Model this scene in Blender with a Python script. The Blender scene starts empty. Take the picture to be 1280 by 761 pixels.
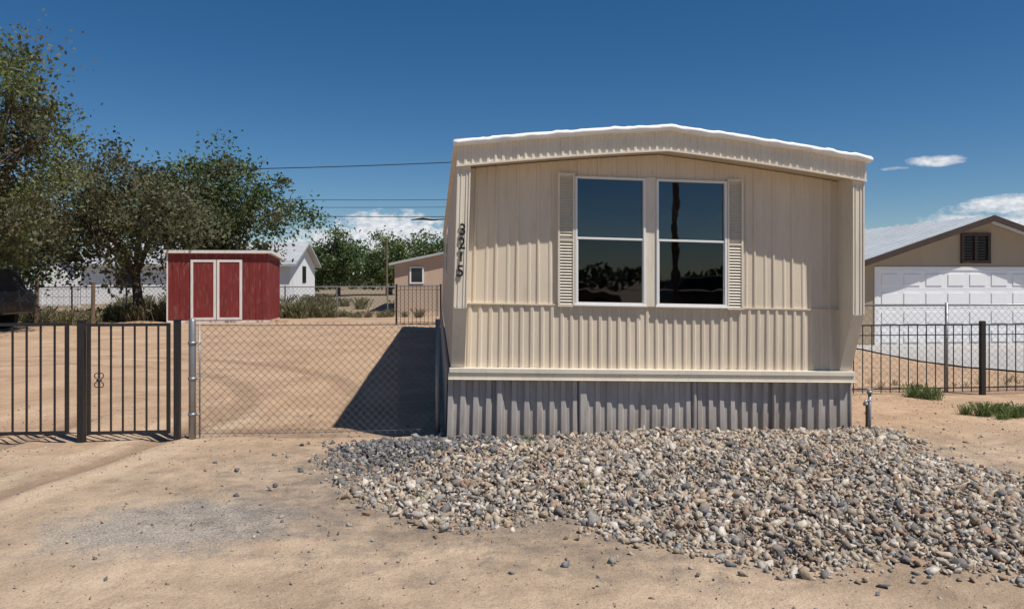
import bpy, bmesh, math, random
import numpy as np
from mathutils import Vector, Matrix
random.seed(7); rng=np.random.default_rng(11)
scene=bpy.context.scene
scene.view_settings.view_transform='Standard'
scene.view_settings.look='None'
scene.view_settings.exposure=0

# ---------------------------------------------------------------- materials
def newmat(name):
    m=bpy.data.materials.new(name); m.use_nodes=True
    nt=m.node_tree; b=nt.nodes['Principled BSDF']
    return m,nt,b
def N(nt,t,**kw):
    n=nt.nodes.new(t)
    for k,v in kw.items(): setattr(n,k,v)
    return n
def noise(nt,vec,scale,detail=4,rough=.6):
    n=N(nt,'ShaderNodeTexNoise'); n.inputs['Scale'].default_value=scale
    n.inputs['Detail'].default_value=detail; n.inputs['Roughness'].default_value=rough
    if vec is not None: nt.links.new(vec,n.inputs['Vector'])
    return n.outputs['Fac']
def ramp(nt,fac,stops):
    r=N(nt,'ShaderNodeValToRGB'); e=r.color_ramp.elements
    while len(e)<len(stops): e.new(.5)
    for i,(p,c) in enumerate(stops):
        e[i].position=p; e[i].color=(c[0],c[1],c[2],1) if not isinstance(c,(int,float)) else (c,c,c,1)
    nt.links.new(fac,r.inputs[0]); return r.outputs[0]
def mix(nt,fac,a,b,mode='MIX'):
    m=N(nt,'ShaderNodeMix',data_type='RGBA',blend_type=mode)
    for s,v in ((0,fac),(6,a),(7,b)):
        if hasattr(v,'is_linked') or hasattr(v,'links'): nt.links.new(v,m.inputs[s])
        elif isinstance(v,(int,float)): m.inputs[s].default_value=v
        else: m.inputs[s].default_value=(v[0],v[1],v[2],1)
    return m.outputs[2]
def math_(nt,op,a,b=0.0,c=None,clamp=False):
    m=N(nt,'ShaderNodeMath',operation=op,use_clamp=clamp)
    for i,v in enumerate((a,b,c)):
        if v is None: continue
        if isinstance(v,(int,float)): m.inputs[i].default_value=v
        else: nt.links.new(v,m.inputs[i])
    return m.outputs[0]
def pos(nt): return N(nt,'ShaderNodeNewGeometry').outputs['Position']
def mapping(nt,vec,scale):
    m=N(nt,'ShaderNodeMapping'); m.inputs['Scale'].default_value=scale
    nt.links.new(vec,m.inputs['Vector']); return m.outputs[0]
def bump(nt,b,h,strength=.3,dist=.01):
    bp=N(nt,'ShaderNodeBump'); bp.inputs['Strength'].default_value=strength; bp.inputs['Distance'].default_value=dist
    nt.links.new(h,bp.inputs['Height']); nt.links.new(bp.outputs[0],b.inputs['Normal'])
def paint(name,col,rough=.5,var=.12,scale=3,streak=True,metal=0,grime=None,gamt=.5,bs=.15,splash=None):
    m,nt,b=newmat(name); p=pos(nt)
    n1=noise(nt,mapping(nt,p,(1,1,.25) if streak else (1,1,1)),scale,4,.65)
    d=[c*(1-var) for c in col]; l=[min(1,c*(1+var*.5)) for c in col]
    c=ramp(nt,n1,[(.3,d),(.7,l)])
    if grime:
        g0=noise(nt,mapping(nt,p,(6,6,1.0)),2.2,5,.75)
        g=ramp(nt,g0,[(.52,0.0),(.72,gamt)])
        c=mix(nt,g,c,grime)
        if splash:   # dirt thrown up from the ground
            sp=N(nt,'ShaderNodeSeparateXYZ'); nt.links.new(p,sp.inputs[0])
            zz=math_(nt,'ADD',sp.outputs[2],math_(nt,'MULTIPLY',math_(nt,'SUBTRACT',g0,.5),-.7))
            mr=N(nt,'ShaderNodeMapRange'); mr.inputs[1].default_value=splash[1]; mr.inputs[2].default_value=splash[0]
            nt.links.new(zz,mr.inputs[0]); c=mix(nt,math_(nt,'MULTIPLY',mr.outputs[0],splash[2]),c,splash[3])
    nt.links.new(c,b.inputs['Base Color']); b.inputs['Roughness'].default_value=rough
    b.inputs['Metallic'].default_value=metal
    bump(nt,b,noise(nt,p,45,2,.6),bs,.004)
    return m
M_wall=paint('cream_siding',(.70,.595,.46),.45,.08,2.5,grime=(.42,.33,.24),gamt=.28)
M_trim=paint('cream_trim',(.73,.66,.54),.45,.08,4,grime=(.45,.37,.28),gamt=.35)
M_white=paint('white_roof_coating',(.84,.83,.81),.6,.06,3,bs=.4)
M_wframe=paint('window_frame_white',(.78,.77,.74),.4,.05,6)
M_skirt=paint('grey_skirting',(.47,.43,.40),.5,.2,4,grime=(.25,.20,.16),gamt=.45,splash=(.0,.32,.5,(.22,.17,.125)))
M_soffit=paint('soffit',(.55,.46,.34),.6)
M_black=paint('black_iron',(.018,.018,.02),.45,.2,20,grime=(.10,.06,.04),gamt=.35)
M_galv=paint('galvanised_steel',(.30,.31,.32),.45,.2,15,metal=.6,grime=(.22,.17,.13),gamt=.4)
M_wire=paint('fence_wire',(.09,.09,.09),.6,.25,30,metal=.0)
M_red=paint('red_barn_paint',(.20,.022,.02),.65,.25,3,grime=(.34,.22,.18),gamt=.5)
M_shedtrim=paint('shed_white_trim',(.76,.74,.71),.6,.1,5,grime=(.4,.25,.2),gamt=.5)
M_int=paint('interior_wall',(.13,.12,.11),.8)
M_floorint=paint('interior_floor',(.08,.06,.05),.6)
M_wood=paint('weathered_wood',(.16,.11,.075),.85,.3,8)
M_bark=paint('bark',(.10,.075,.055),.9,.35,9,bs=.8)
M_bwhite=paint('house_white',(.78,.78,.78),.7,.06,2)
M_bpink=paint('tan_stucco',(.52,.39,.29),.8,.1,2)
M_groof=paint('grey_roof',(.42,.43,.44),.6,.15,1.5,streak=False)
M_broof=paint('brown_roof',(.16,.13,.11),.8,.2,1.5)
M_garwall=paint('garage_wall',(.38,.30,.21),.75,.08,2)
M_brown=paint('dark_brown_trim',(.055,.032,.022),.6,.2,6)
M_garroof=paint('garage_metal_roof',(.54,.57,.59),.4,.12,1.2,streak=False,grime=(.34,.31,.28),gamt=.4)
M_gdoor=paint('garage_door_white',(.82,.82,.82),.45,.04,3)
M_concrete=paint('concrete',(.42,.40,.375),.85,.15,1.2,streak=False)
M_darkveh=paint('dark_vehicle_paint',(.025,.027,.03),.35,.3,5,grime=(.12,.10,.08),gamt=.4)
M_rubber=paint('rubber',(.02,.02,.02),.9)
M_num=paint('black_number',(.012,.012,.012),.5)

def glassmat(name,tint,ior):
    m=bpy.data.materials.new(name); m.use_nodes=True; nt=m.node_tree; nt.nodes.clear()
    o=N(nt,'ShaderNodeOutputMaterial'); t=N(nt,'ShaderNodeBsdfTransparent'); t.inputs[0].default_value=(*tint,1)
    g=N(nt,'ShaderNodeBsdfGlossy'); g.inputs['Roughness'].default_value=.015; g.inputs[0].default_value=(.9,.95,1,1)
    f=N(nt,'ShaderNodeFresnel'); f.inputs[0].default_value=ior
    bp=N(nt,'ShaderNodeBump'); bp.inputs['Strength'].default_value=.05; bp.inputs['Distance'].default_value=.02
    nt.links.new(noise(nt,pos(nt),2.5,2,.5),bp.inputs['Height']); nt.links.new(bp.outputs[0],g.inputs['Normal'])
    mx=N(nt,'ShaderNodeMixShader'); nt.links.new(f.outputs[0],mx.inputs[0]); nt.links.new(t.outputs[0],mx.inputs[1]); nt.links.new(g.outputs[0],mx.inputs[2])
    nt.links.new(mx.outputs[0],o.inputs[0]); return m
M_glass=glassmat('window_glass',(.6,.62,.65),1.85)
M_screen=glassmat('window_glass_screened',(.3,.31,.32),1.65)
m,nt,b=newmat('dark_window_glass'); b.inputs['Base Color'].default_value=(.02,.025,.03,1); b.inputs['Roughness'].default_value=.08; M_dglass=m
m,nt,b=newmat('lamp_shade'); b.inputs['Base Color'].default_value=(.65,.42,.25,1); b.inputs['Roughness'].default_value=.4; M_shade=m

def attrmat(name,rough=.85,trans=0,bs=.3,bscale=60):
    m,nt,b=newmat(name); a=N(nt,'ShaderNodeAttribute'); a.attribute_name='Col'
    c=a.outputs['Color']
    if not trans:
        n=noise(nt,pos(nt),bscale,3,.7)
        c=mix(nt,1.0,c,ramp(nt,n,[(.25,.6),(.75,1.25)]),'MULTIPLY'); bump(nt,b,n,bs,.006)
    nt.links.new(c,b.inputs['Base Color']); b.inputs['Roughness'].default_value=rough
    if trans:
        t=N(nt,'ShaderNodeBsdfTranslucent'); mx=N(nt,'ShaderNodeMixShader'); mx.inputs[0].default_value=trans
        nt.links.new(c,t.inputs[0]); nt.links.new(b.outputs[0],mx.inputs[1]); nt.links.new(t.outputs[0],mx.inputs[2])
        nt.links.new(mx.outputs[0],nt.nodes['Material Output'].inputs[0])
    return m
M_stone=attrmat('crushed_rock',.92,bs=.5)
M_leaf=attrmat('foliage',.6,.38)

# ---------------------------------------------------------------- mesh helpers
def parent_to(o,p):
    if p is not None:
        o.parent=p; o.matrix_parent_inverse=Matrix.Translation(-p.location)
def empty(name,loc=(0,0,0)):
    e=bpy.data.objects.new(name,None); e.location=loc; e.empty_display_size=.3
    scene.collection.objects.link(e); return e
class MB:
    def __init__(s): s.v=[]; s.f=[]
    def box(s,x0,x1,y0,y1,z0,z1):
        i=len(s.v)
        s.v+=[(x0,y0,z0),(x1,y0,z0),(x1,y1,z0),(x0,y1,z0),(x0,y0,z1),(x1,y0,z1),(x1,y1,z1),(x0,y1,z1)]
        s.f+=[(i,i+3,i+2,i+1),(i+4,i+5,i+6,i+7),(i,i+1,i+5,i+4),(i+1,i+2,i+6,i+5),(i+2,i+3,i+7,i+6),(i+3,i,i+4,i+7)]
    def poly(s,pts):
        i=len(s.v); s.v+=list(pts); s.f.append(tuple(range(i,i+len(pts))))
    def prism(s,pts,off):
        i=len(s.v); n=len(pts); s.v+=[tuple(p) for p in pts]+[tuple(Vector(p)+Vector(off)) for p in pts]
        s.f.append(tuple(range(i,i+n))); s.f.append(tuple(range(i+2*n-1,i+n-1,-1)))
        for k in range(n):
            s.f.append((i+k,i+n+k,i+n+(k+1)%n,i+(k+1)%n))
    def tube(s,pts,rads,n=6):
        pts=[Vector(p) for p in pts]
        if isinstance(rads,(int,float)): rads=[rads]*len(pts)
        base=len(s.v)
        for k,p in enumerate(pts):
            d=(pts[min(k+1,len(pts)-1)]-pts[max(k-1,0)])
            if d.length<1e-9: d=Vector((0,0,1))
            d.normalize(); a=Vector((0,1,0)) if abs(d.y)<.8 else Vector((1,0,0))
            u=d.cross(a).normalized(); w=d.cross(u)
            for j in range(n):
                t=2*math.pi*j/n+.3; s.v.append(tuple(p+(u*math.cos(t)+w*math.sin(t))*rads[k]))
        for k in range(len(pts)-1):
            for j in range(n):
                a=base+k*n+j; b2=base+k*n+(j+1)%n; s.f.append((a,b2,b2+n,a+n))
        s.f.append(tuple(base+j for j in range(n))); s.f.append(tuple(base+(len(pts)-1)*n+n-1-j for j in range(n)))
    def build(s,name,mat,parent=None,smooth=False,bevel=0):
        me=bpy.data.meshes.new(name); me.from_pydata(s.v,[],s.f); me.materials.append(mat)
        bm=bmesh.new(); bm.from_mesh(me); bmesh.ops.recalc_face_normals(bm,faces=bm.faces); bm.to_mesh(me); bm.free()
        if smooth:
            for p in me.polygons: p.use_smooth=True
        o=bpy.data.objects.new(name,me); scene.collection.objects.link(o); parent_to(o,parent)
        if bevel:
            bv=o.modifiers.new('bevel','BEVEL'); bv.width=bevel; bv.segments=2; bv.limit_method='ANGLE'
        return o
def box(name,x0,x1,y0,y1,z0,z1,mat,parent=None,bevel=0):
    m=MB(); m.box(x0,x1,y0,y1,z0,z1); return m.build(name,mat,parent,bevel=bevel)
def corr(name,s0,s1,zb,zt,prof,mat,parent,mapf=None,nz=1,jit=0):
    pitch,pts=prof; k=math.floor(s0/pitch)-1
    def dep(s):
        f=(s/pitch)%1.0; P=pts+[(1.0,pts[0][1])]
        for (a,da),(b2,db) in zip(P[:-1],P[1:]):
            if a<=f<=b2: return da+(db-da)*((f-a)/(b2-a) if b2>a else 0)
        return pts[0][1]
    S=set([s0,s1])
    while k*pitch<s1+pitch:
        for fr,_ in pts:
            s=k*pitch+fr*pitch
            if s0<s<s1: S.add(s)
        k+=1
    S=sorted(S); zb_=zb if callable(zb) else (lambda s:zb); zt_=zt if callable(zt) else (lambda s:zt)
    mb=MB()
    for s in S:
        d=dep(s+1e-9)
        for j in range(nz+1):
            z=zb_(s)+(zt_(s)-zb_(s))*j/nz
            mb.v.append(mapf(s,d+(jit*math.sin(s*3.1+z*2.7)),z))
    for i in range(len(S)-1):
        for j in range(nz):
            a=i*(nz+1)+j; mb.f.append((a,a+nz+1,a+nz+2,a+1))
    return mb.build(name,mat,parent)

def np_mesh(name,V,F,col,mat,parent=None):
    me=bpy.data.meshes.new(name); k=F.shape[1]
    me.vertices.add(len(V)); me.vertices.foreach_set('co',V.astype(np.float32).ravel())
    me.loops.add(F.size); me.loops.foreach_set('vertex_index',F.astype(np.int32).ravel())
    me.polygons.add(len(F)); me.polygons.foreach_set('loop_start',np.arange(0,F.size,k,dtype=np.int32))
    me.polygons.foreach_set('loop_total',np.full(len(F),k,dtype=np.int32))
    me.update(calc_edges=True)
    a=me.attributes.new('Col','FLOAT_COLOR','FACE')
    c=np.ones((len(F),4),np.float32); c[:,:3]=col; a.data.foreach_set('color',c.ravel())
    me.materials.append(mat); me.validate()
    o=bpy.data.objects.new(name,me); scene.collection.objects.link(o); parent_to(o,parent); return o

# ---------------------------------------------------------------- terrain
POLY=np.array([(-1.0,7.2),(-.85,6.6),(-.66,5.92),(-.22,5.0),(.79,4.71),(1.47,4.22),(2.04,3.97),(3.19,3.70),(4.3,3.45),(4.8,4.2),(4.4,4.9),(4.4,6.2),(4.6,7.15),(4.3,7.45),(.1,7.45)])
def poly_sd(x,y):
    x=np.asarray(x,float); y=np.asarray(y,float)
    d=np.full(x.shape,1e9); ins=np.zeros(x.shape,bool); n=len(POLY)
    for i in range(n):
        a=POLY[i]; b_=POLY[(i+1)%n]; e=b_-a
        t=np.clip(((x-a[0])*e[0]+(y-a[1])*e[1])/(e@e),0,1)
        d=np.minimum(d,np.hypot(x-a[0]-t*e[0],y-a[1]-t*e[1]))
        c=((a[1]>y)!=(b_[1]>y))
        with np.errstate(divide='ignore',invalid='ignore'):
            xi=(b_[0]-a[0])*(y-a[1])/(b_[1]-a[1]+1e-12)+a[0]
        ins^=(c&(x<xi))
    return np.where(ins,d,-d)
def sm(t): t=np.clip(t,0,1); return t*t*(3-2*t)
def trk(y): return -2.95+.30*(y-6.5)-.05*(y-6.5)**2   # centre of left wheel path
def gz(x,y):
    x=np.asarray(x,float); y=np.asarray(y,float)
    z=-.26*sm((x-5)/5)*sm((y-10)/5)
    near=sm((60-np.abs(y))/40)
    z=z+near*(.012*np.sin(1.3*x+.7*y)+.010*np.sin(2.9*x-1.7*y+1)+.006*np.sin(6.1*x+4.3*y))
    m=np.clip(poly_sd(x,y),0,1); core=sm(m/.9)
    z=z+core*(.045+.018*np.sin(2.1*x+.5)+.012*np.sin(4*y+x))
    w0=sm((y-1.5)/1.)*sm((9.5-y)/1.)
    for dx_ in (0,-1.35):
        u=x-trk(y)-dx_
        z=z+w0*(-.022*np.exp(-(u/.11)**2)+.012*np.exp(-((np.abs(u)-.2)/.06)**2))
    for R in (5.2,6.6):
        u=np.hypot(x+7.6,y-9.0)-R
        w=sm((y-7.8)/.8)*sm((1.0+x*-1.0)/1.)
        z=z+w*(-.02*np.exp(-(u/.13)**2)+.014*np.exp(-((np.abs(u)-.23)/.07)**2))
    return z
xs=np.unique(np.concatenate([np.arange(-7.5,7.01,.08),np.arange(-16,20,.5),np.array([-600,-300,-150,-90,-60,-40,-28,-20,24,30,40,60,90,150,300,600])]))
ys=np.unique(np.concatenate([np.arange(1.5,16.01,.09),np.arange(-6,24,.6),np.array([-600,-300,-150,-80,-50,-30,-20,-12,30,36,44,60,80,120,200,350,700])]))
X,Y=np.meshgrid(xs,ys,indexing='ij'); Z=gz(X,Y)
V=np.stack([X,Y,Z],-1).reshape(-1,3); nx,ny=len(xs),len(ys)
I,J=np.meshgrid(np.arange(nx-1),np.arange(ny-1),indexing='ij'); a=(I*ny+J).ravel()
F=np.stack([a,a+ny,a+ny+1,a+1],-1)
m,nt,b=newmat('sandy_ground'); p=pos(nt); sep=N(nt,'ShaderNodeSeparateXYZ'); nt.links.new(p,sep.inputs[0]); px,py=sep.outputs[0],sep.outputs[1]
big=noise(nt,p,.9,4,.65); mid=noise(nt,p,5,5,.7); fine=noise(nt,p,70,3,.75)
front=ramp(nt,big,[(.32,(.30,.215,.142)),(.5,(.42,.31,.21)),(.68,(.52,.39,.27))])
yard=ramp(nt,big,[(.3,(.36,.23,.14)),(.5,(.46,.305,.19)),(.7,(.53,.365,.235))])
yf=N(nt,'ShaderNodeMapRange'); yf.inputs[1].default_value=6.6; yf.inputs[2].default_value=8.5; nt.links.new(math_(nt,'ADD',py,math_(nt,'MULTIPLY',mid,.8)),yf.inputs[0])
c=mix(nt,yf.outputs[0],front,yard)
farf=N(nt,'ShaderNodeMapRange'); farf.inputs[1].default_value=26; farf.inputs[2].default_value=40; nt.links.new(py,farf.inputs[0])
c=mix(nt,farf.outputs[0],c,(.26,.20,.13))
def ell(cx,cy,rx,ry):
    dx=math_(nt,'DIVIDE',math_(nt,'SUBTRACT',px,cx),rx); dy=math_(nt,'DIVIDE',math_(nt,'SUBTRACT',py,cy),ry)
    r=math_(nt,'SQRT',math_(nt,'ADD',math_(nt,'MULTIPLY',dx,dx),math_(nt,'MULTIPLY',dy,dy)))
    r=math_(nt,'ADD',r,math_(nt,'MULTIPLY',math_(nt,'SUBTRACT',mid,.5),1.5))
    mr=N(nt,'ShaderNodeMapRange'); mr.interpolation_type='SMOOTHSTEP'; mr.inputs[1].default_value=1.15; mr.inputs[2].default_value=.45; nt.links.new(r,mr.inputs[0]); return mr.outputs[0]
grey=ramp(nt,fine,[(.35,(.17,.155,.14)),(.5,(.30,.275,.245)),(.65,(.47,.435,.39))])
c=mix(nt,math_(nt,'MULTIPLY',ell(-1.65,4.95,.95,.65),.7),c,grey)
c=mix(nt,math_(nt,'MULTIPLY',ell(1.6,5.9,3.6,2.1),.7),c,(.17,.14,.115))
def band(u,w0,w1):
    u=math_(nt,'ADD',math_(nt,'ABSOLUTE',u),math_(nt,'MULTIPLY',math_(nt,'SUBTRACT',mid,.5),.14))
    mr=N(nt,'ShaderNodeMapRange'); mr.interpolation_type='SMOOTHSTEP'; mr.inputs[1].default_value=w0; mr.inputs[2].default_value=w1; nt.links.new(u,mr.inputs[0]); return mr.outputs[0]
ty=math_(nt,'SUBTRACT',py,6.5)
tc_=math_(nt,'ADD',-2.95,math_(nt,'SUBTRACT',math_(nt,'MULTIPLY',ty,.30),math_(nt,'MULTIPLY',math_(nt,'MULTIPLY',ty,ty),.05)))
nearf=N(nt,'ShaderNodeMapRange'); nearf.inputs[1].default_value=9.5; nearf.inputs[2].default_value=8.5; nt.links.new(py,nearf.inputs[0])
def track(off): return math_(nt,'MULTIPLY',band(math_(nt,'SUBTRACT',math_(nt,'SUBTRACT',px,tc_),off),.18,.07),nearf.outputs[0])
c=mix(nt,math_(nt,'MULTIPLY',math_(nt,'MAXIMUM',track(0.0),track(-1.35)),.7),c,(.25,.165,.105))
c=mix(nt,math_(nt,'MULTIPLY',math_(nt,'MAXIMUM',track(.36),track(-.36)),.5),c,(.58,.44,.30))
dx=math_(nt,'ADD',px,7.6); dy=math_(nt,'SUBTRACT',py,9.0)
rr_=math_(nt,'SQRT',math_(nt,'ADD',math_(nt,'MULTIPLY',dx,dx),math_(nt,'MULTIPLY',dy,dy)))
ring=math_(nt,'MAXIMUM',band(math_(nt,'SUBTRACT',rr_,5.2),.24,.08),band(math_(nt,'SUBTRACT',rr_,6.6),.24,.08))
yg=N(nt,'ShaderNodeMapRange'); yg.inputs[1].default_value=7.8; yg.inputs[2].default_value=8.6; nt.links.new(py,yg.inputs[0])
c=mix(nt,math_(nt,'MULTIPLY',math_(nt,'MULTIPLY',ring,yg.outputs[0]),.6),c,(.29,.19,.115))
st=noise(nt,mapping(nt,p,(.45,1.7,1)),1.3,4,.6)
c=mix(nt,ramp(nt,st,[(.54,0.0),(.68,.45)]),c,(.54,.405,.275))
st2=noise(nt,mapping(nt,p,(.5,1.5,1)),2.3,4,.65)
c=mix(nt,ramp(nt,st2,[(.56,0.0),(.7,.38)]),c,(.27,.195,.13))
sp=ramp(nt,fine,[(.28,.6),(.5,1.0),(.75,1.18)])
c=mix(nt,.9,c,sp,'MULTIPLY')
c=mix(nt,.8,c,ramp(nt,mid,[(.3,.80),(.7,1.12)]),'MULTIPLY')
vor=N(nt,'ShaderNodeTexVoronoi'); vor.inputs['Scale'].default_value=55; nt.links.new(p,vor.inputs['Vector'])
vc=ramp(nt,vor.outputs['Distance'],[(.12,1.0),(.2,0.0)])
gate=ramp(nt,st2,[(.47,0.0),(.62,.5)])
c=mix(nt,math_(nt,'MULTIPLY',vc,gate),c,(.15,.12,.10))
nt.links.new(c,b.inputs['Base Color']); b.inputs['Roughness'].default_value=.95
h=math_(nt,'ADD',math_(nt,'MULTIPLY',fine,.5),math_(nt,'MULTIPLY',mid,2.6))
bump(nt,b,h,.65,.022)
g=np_mesh('ground',V,F,np.ones((len(F),3)),m)
for pl in g.data.polygons: pl.use_smooth=True

# ---------------------------------------------------------------- stones
def hulls(n,k=9,flat=.6):
    out=[]
    for i in range(n):
        bm=bmesh.new()
        for j in range(k):
            v=Vector(rng.normal(size=3)).normalized(); v=Vector((v.x*1.25,v.y*.85,v.z*flat))*(.8+.4*rng.random()); bm.verts.new(v)
        bmesh.ops.convex_hull(bm,input=bm.verts)
        for v in [v for v in bm.verts if not v.link_faces]: bm.verts.remove(v)
        bmesh.ops.triangulate(bm,faces=bm.faces); bm.verts.index_update()
        out.append((np.array([v.co[:] for v in bm.verts]),np.array([[v.index for v in f.verts] for f in bm.faces]))); bm.free()
    return out
HU=hulls(16)
def rotm(n,tilt=1):
    q=rng.normal(size=(n,4)); q[:,1:3]*=tilt; q/=np.linalg.norm(q,axis=1)[:,None]; w,x,y,z=q.T
    return np.stack([1-2*(y*y+z*z),2*(x*y-z*w),2*(x*z+y*w),2*(x*y+z*w),1-2*(x*x+z*z),2*(y*z-x*w),2*(x*z-y*w),2*(y*z+x*w),1-2*(x*x+y*y)],-1).reshape(n,3,3)
def stones(name,P,S,C,tilt=.6):
    n=len(P); k=rng.integers(0,len(HU),n); Vs=[];Fs=[];Cs=[];off=0
    for i,(bv,bf) in enumerate(HU):
        idx=np.where(k==i)[0]
        if len(idx)==0: continue
        R=rotm(len(idx),tilt); v=np.einsum('nij,vj->nvi',R,bv)*S[idx][:,None,None]+P[idx][:,None,:]
        f=bf[None]+(np.arange(len(idx))*len(bv))[:,None,None]+off
        Vs.append(v.reshape(-1,3)); Fs.append(f.reshape(-1,3)); Cs.append(np.repeat(C[idx],len(bf),0)); off+=len(idx)*len(bv)
    return np_mesh(name,np.concatenate(Vs),np.concatenate(Fs),np.concatenate(Cs),M_stone)
PAL=np.array([(.52,.44,.345),(.44,.36,.27),(.39,.30,.21),(.29,.27,.245),(.19,.18,.17),(.60,.53,.44),(.36,.24,.165),(.48,.37,.265),(.26,.21,.17),(.38,.345,.305),(.54,.48,.41)])
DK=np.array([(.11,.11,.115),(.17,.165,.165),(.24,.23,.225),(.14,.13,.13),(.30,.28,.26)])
n=62000
x=rng.uniform(-1.8,5.2,n); y=rng.uniform(3.1,7.5,n); sd=poly_sd(x,y)+.14*np.sin(x*5+1)*np.cos(y*4)+.06*np.sin(x*13)*np.sin(y*11)
keep=(rng.random(n)<sm((sd+.30)/.48)**1.3)&~((y>7.36)&(x>.1)&(x<4.35)); x=x[keep];y=y[keep];sd=sd[keep]
S=np.clip(np.exp(rng.normal(math.log(.0165),.48,len(x))),.006,.055)
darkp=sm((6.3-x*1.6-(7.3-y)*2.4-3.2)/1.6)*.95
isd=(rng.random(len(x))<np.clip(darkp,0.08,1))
S=np.where(isd,S*.85,S)
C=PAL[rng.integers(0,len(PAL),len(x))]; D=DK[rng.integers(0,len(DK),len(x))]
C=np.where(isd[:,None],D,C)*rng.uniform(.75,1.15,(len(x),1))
z=gz(x,y)+S*.25+rng.random(len(x))*.025*sm(sd/.3)
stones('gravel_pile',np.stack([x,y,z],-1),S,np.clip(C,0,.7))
n=15000
x=rng.uniform(-6,6.5,n); y=2.2+rng.random(n)**.8*7.5
S=np.clip(np.exp(rng.normal(math.log(.0038),.6,n)),.002,.02)
near=np.exp(-np.clip(-poly_sd(x,y),0,9)/.5); S=S*(1+near*.9)
C=PAL[rng.integers(0,len(PAL),n)]*rng.uniform(.5,1.0,(n,1))
stones('scattered_pebbles',np.stack([x,y,gz(x,y)+S*.3],-1),S,C)
n=110
x=rng.uniform(-2.4,4.6,n); y=rng.uniform(3.2,7.3,n); k=poly_sd(x,y)>-1.0; x=x[k];y=y[k]
S=rng.uniform(.014,.034,len(x)); C=DK[rng.integers(0,5,len(x))]*1.1
stones('loose_rocks',np.stack([x,y,gz(x,y)+S*.3],-1),S,C)

# ---------------------------------------------------------------- mobile home
H=empty('mobile_home',(2.25,15,0)); parts=[]
YF,YW,YB=7.10,7.37,22.7; XL,XR=.198,4.30
def roofz(x):
    t=abs(x-2.25)/2.1; return 3.125-.235*min(1,t)*(.75+.25*min(1,t))
P=lambda o: parts.append(o) or o
P_front=lambda s,d,z:(s,YW-d,z)
LOW=(.098,[(0,0),(.42,0),(.56,.014),(.80,.016),(.94,0)])
UP=(.205,[(0,0),(.39,0),(.45,.007),(.52,.007),(.58,0),(.82,0),(.88,.014),(.96,.014)])
FAS=(.072,[(0,0),(.45,0),(.6,.012),(.85,.012)])
SK=(.118,[(0,0),(.40,0),(.50,.026),(.86,.026)])
WX0,WX1,WZ0,WZ1=1.374,2.954,1.35,2.64
xi0,xi1=XL+.125,XR-.125
ws=lambda s: roofz(s)-.235
P(corr('wall_lower',xi0,xi1,.68,1.338,LOW,M_wall,H,P_front,4,.005))
P(corr('wall_upper_a',xi0,WX0+.01,1.345,ws,UP,M_wall,H,P_front,6,.005))
P(corr('wall_upper_b',WX1-.01,xi1,1.345,ws,UP,M_wall,H,P_front,6,.005))
P(corr('wall_upper_c',WX0+.01,WX1-.01,WZ1-.01,ws,UP,M_wall,H,P_front,2,.005))
P(box('wall_seam',xi0,xi1,YW-.024,YW+.01,1.334,1.348,M_wall,H))
P(corr('fascia',XL-.01,XR+.01,ws,lambda s:roofz(s)-.045,FAS,M_trim,H,lambda s,d,z:(s,YF-.012-d,z)))
def strip(name,x0,x1,y0,y1,zf,th,mat,n=24):
    mb=MB()
    for i in range(n+1):
        x=x0+(x1-x0)*i/n; z=zf(x); mb.v+=[(x,y0,z),(x,y1,z),(x,y0,z+th),(x,y1,z+th)]
    for i in range(n):
        a=i*4; b2=a+4
        mb.f+=[(a,b2,b2+1,a+1),(a+2,a+3,b2+3,b2+2),(a,a+2,b2+2,b2),(a+1,b2+1,b2+3,a+3)]
    mb.f+=[(0,1,3,2),(n*4,n*4+2,n*4+3,n*4+1)]
    return mb.build(name,mat,H)
P(strip('fascia_lip',XL-.012,XR+.012,YF-.035,YF-.005,lambda x:ws(x)-.012,.018,M_trim))
P(strip('soffit',XL+.02,XR-.02,YF-.004,YW+.03,lambda x:ws(x)+.008,.02,M_soffit))
P(strip('roof',XL-.045,XR+.045,YF-.065,YB+.08,lambda x:roofz(x)-.052+.004*math.sin(x*9),.06,M_white,48))
mb=MB(); pts=[]; rr=[]
for i in range(90):
    x=XL-.05+(XR-XL+.1)*i/89; pts.append((x,YF-.06,roofz(x)-.018+.004*math.sin(x*23)+random.uniform(-.003,.003))); rr.append(.026+random.uniform(-.005,.006))
mb.tube(pts,rr,8); P(mb.build('roof_edge_coating',M_white,H,True))
def wing(name,x0,x1):
    mb=MB(); zt=lambda x:roofz(x)-.05
    pts=[(x0,YF,1.30),(x0,YW-.03,.705),(x0,YW+.02,.705),(x0,YW+.02,zt(x0)),(x0,YF,zt(x0))]
    mb.prism(pts,(x1-x0,0,0)); return mb.build(name,M_trim,H)
P(wing('wing_panel_1',XL,xi0)); P(wing('wing_panel_2',xi1,XR))
mb=MB()
for xa in (XL+.035,XL+.085,xi1+.03,xi1+.08): mb.box(xa,xa+.008,YF-.007,YF+.001,1.32,2.62)
for xa in (XL,XR-.014,xi1,xi0-.014): mb.box(xa,xa+.014,YF-.009,YF+.001,1.31,2.64)
P(mb.build('wing_trim',M_trim,H))
for nm,xx,sg in (('side_wall_1',XL+.008,-1),('side_wall_2',XR-.008,1)):
    P(corr(nm,YW+.02,YB,.68,2.87,UP,M_wall,H,lambda s,d,z,xx=xx,sg=sg:(xx+sg*d,s,z),3))
P(corr('back_wall',XL,XR,.68,ws,UP,M_wall,H,lambda s,d,z:(s,YB+d,z)))
mb=MB(); mb.box(XL-.02,XR+.02,YW-.075,YW+.0,.655,.705); mb.box(XL-.03,XR+.03,YW-.06,YW+.0,.60,.6545); mb.box(XL-.03,XR+.03,YW-.085,YW,.588,.599)
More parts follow.
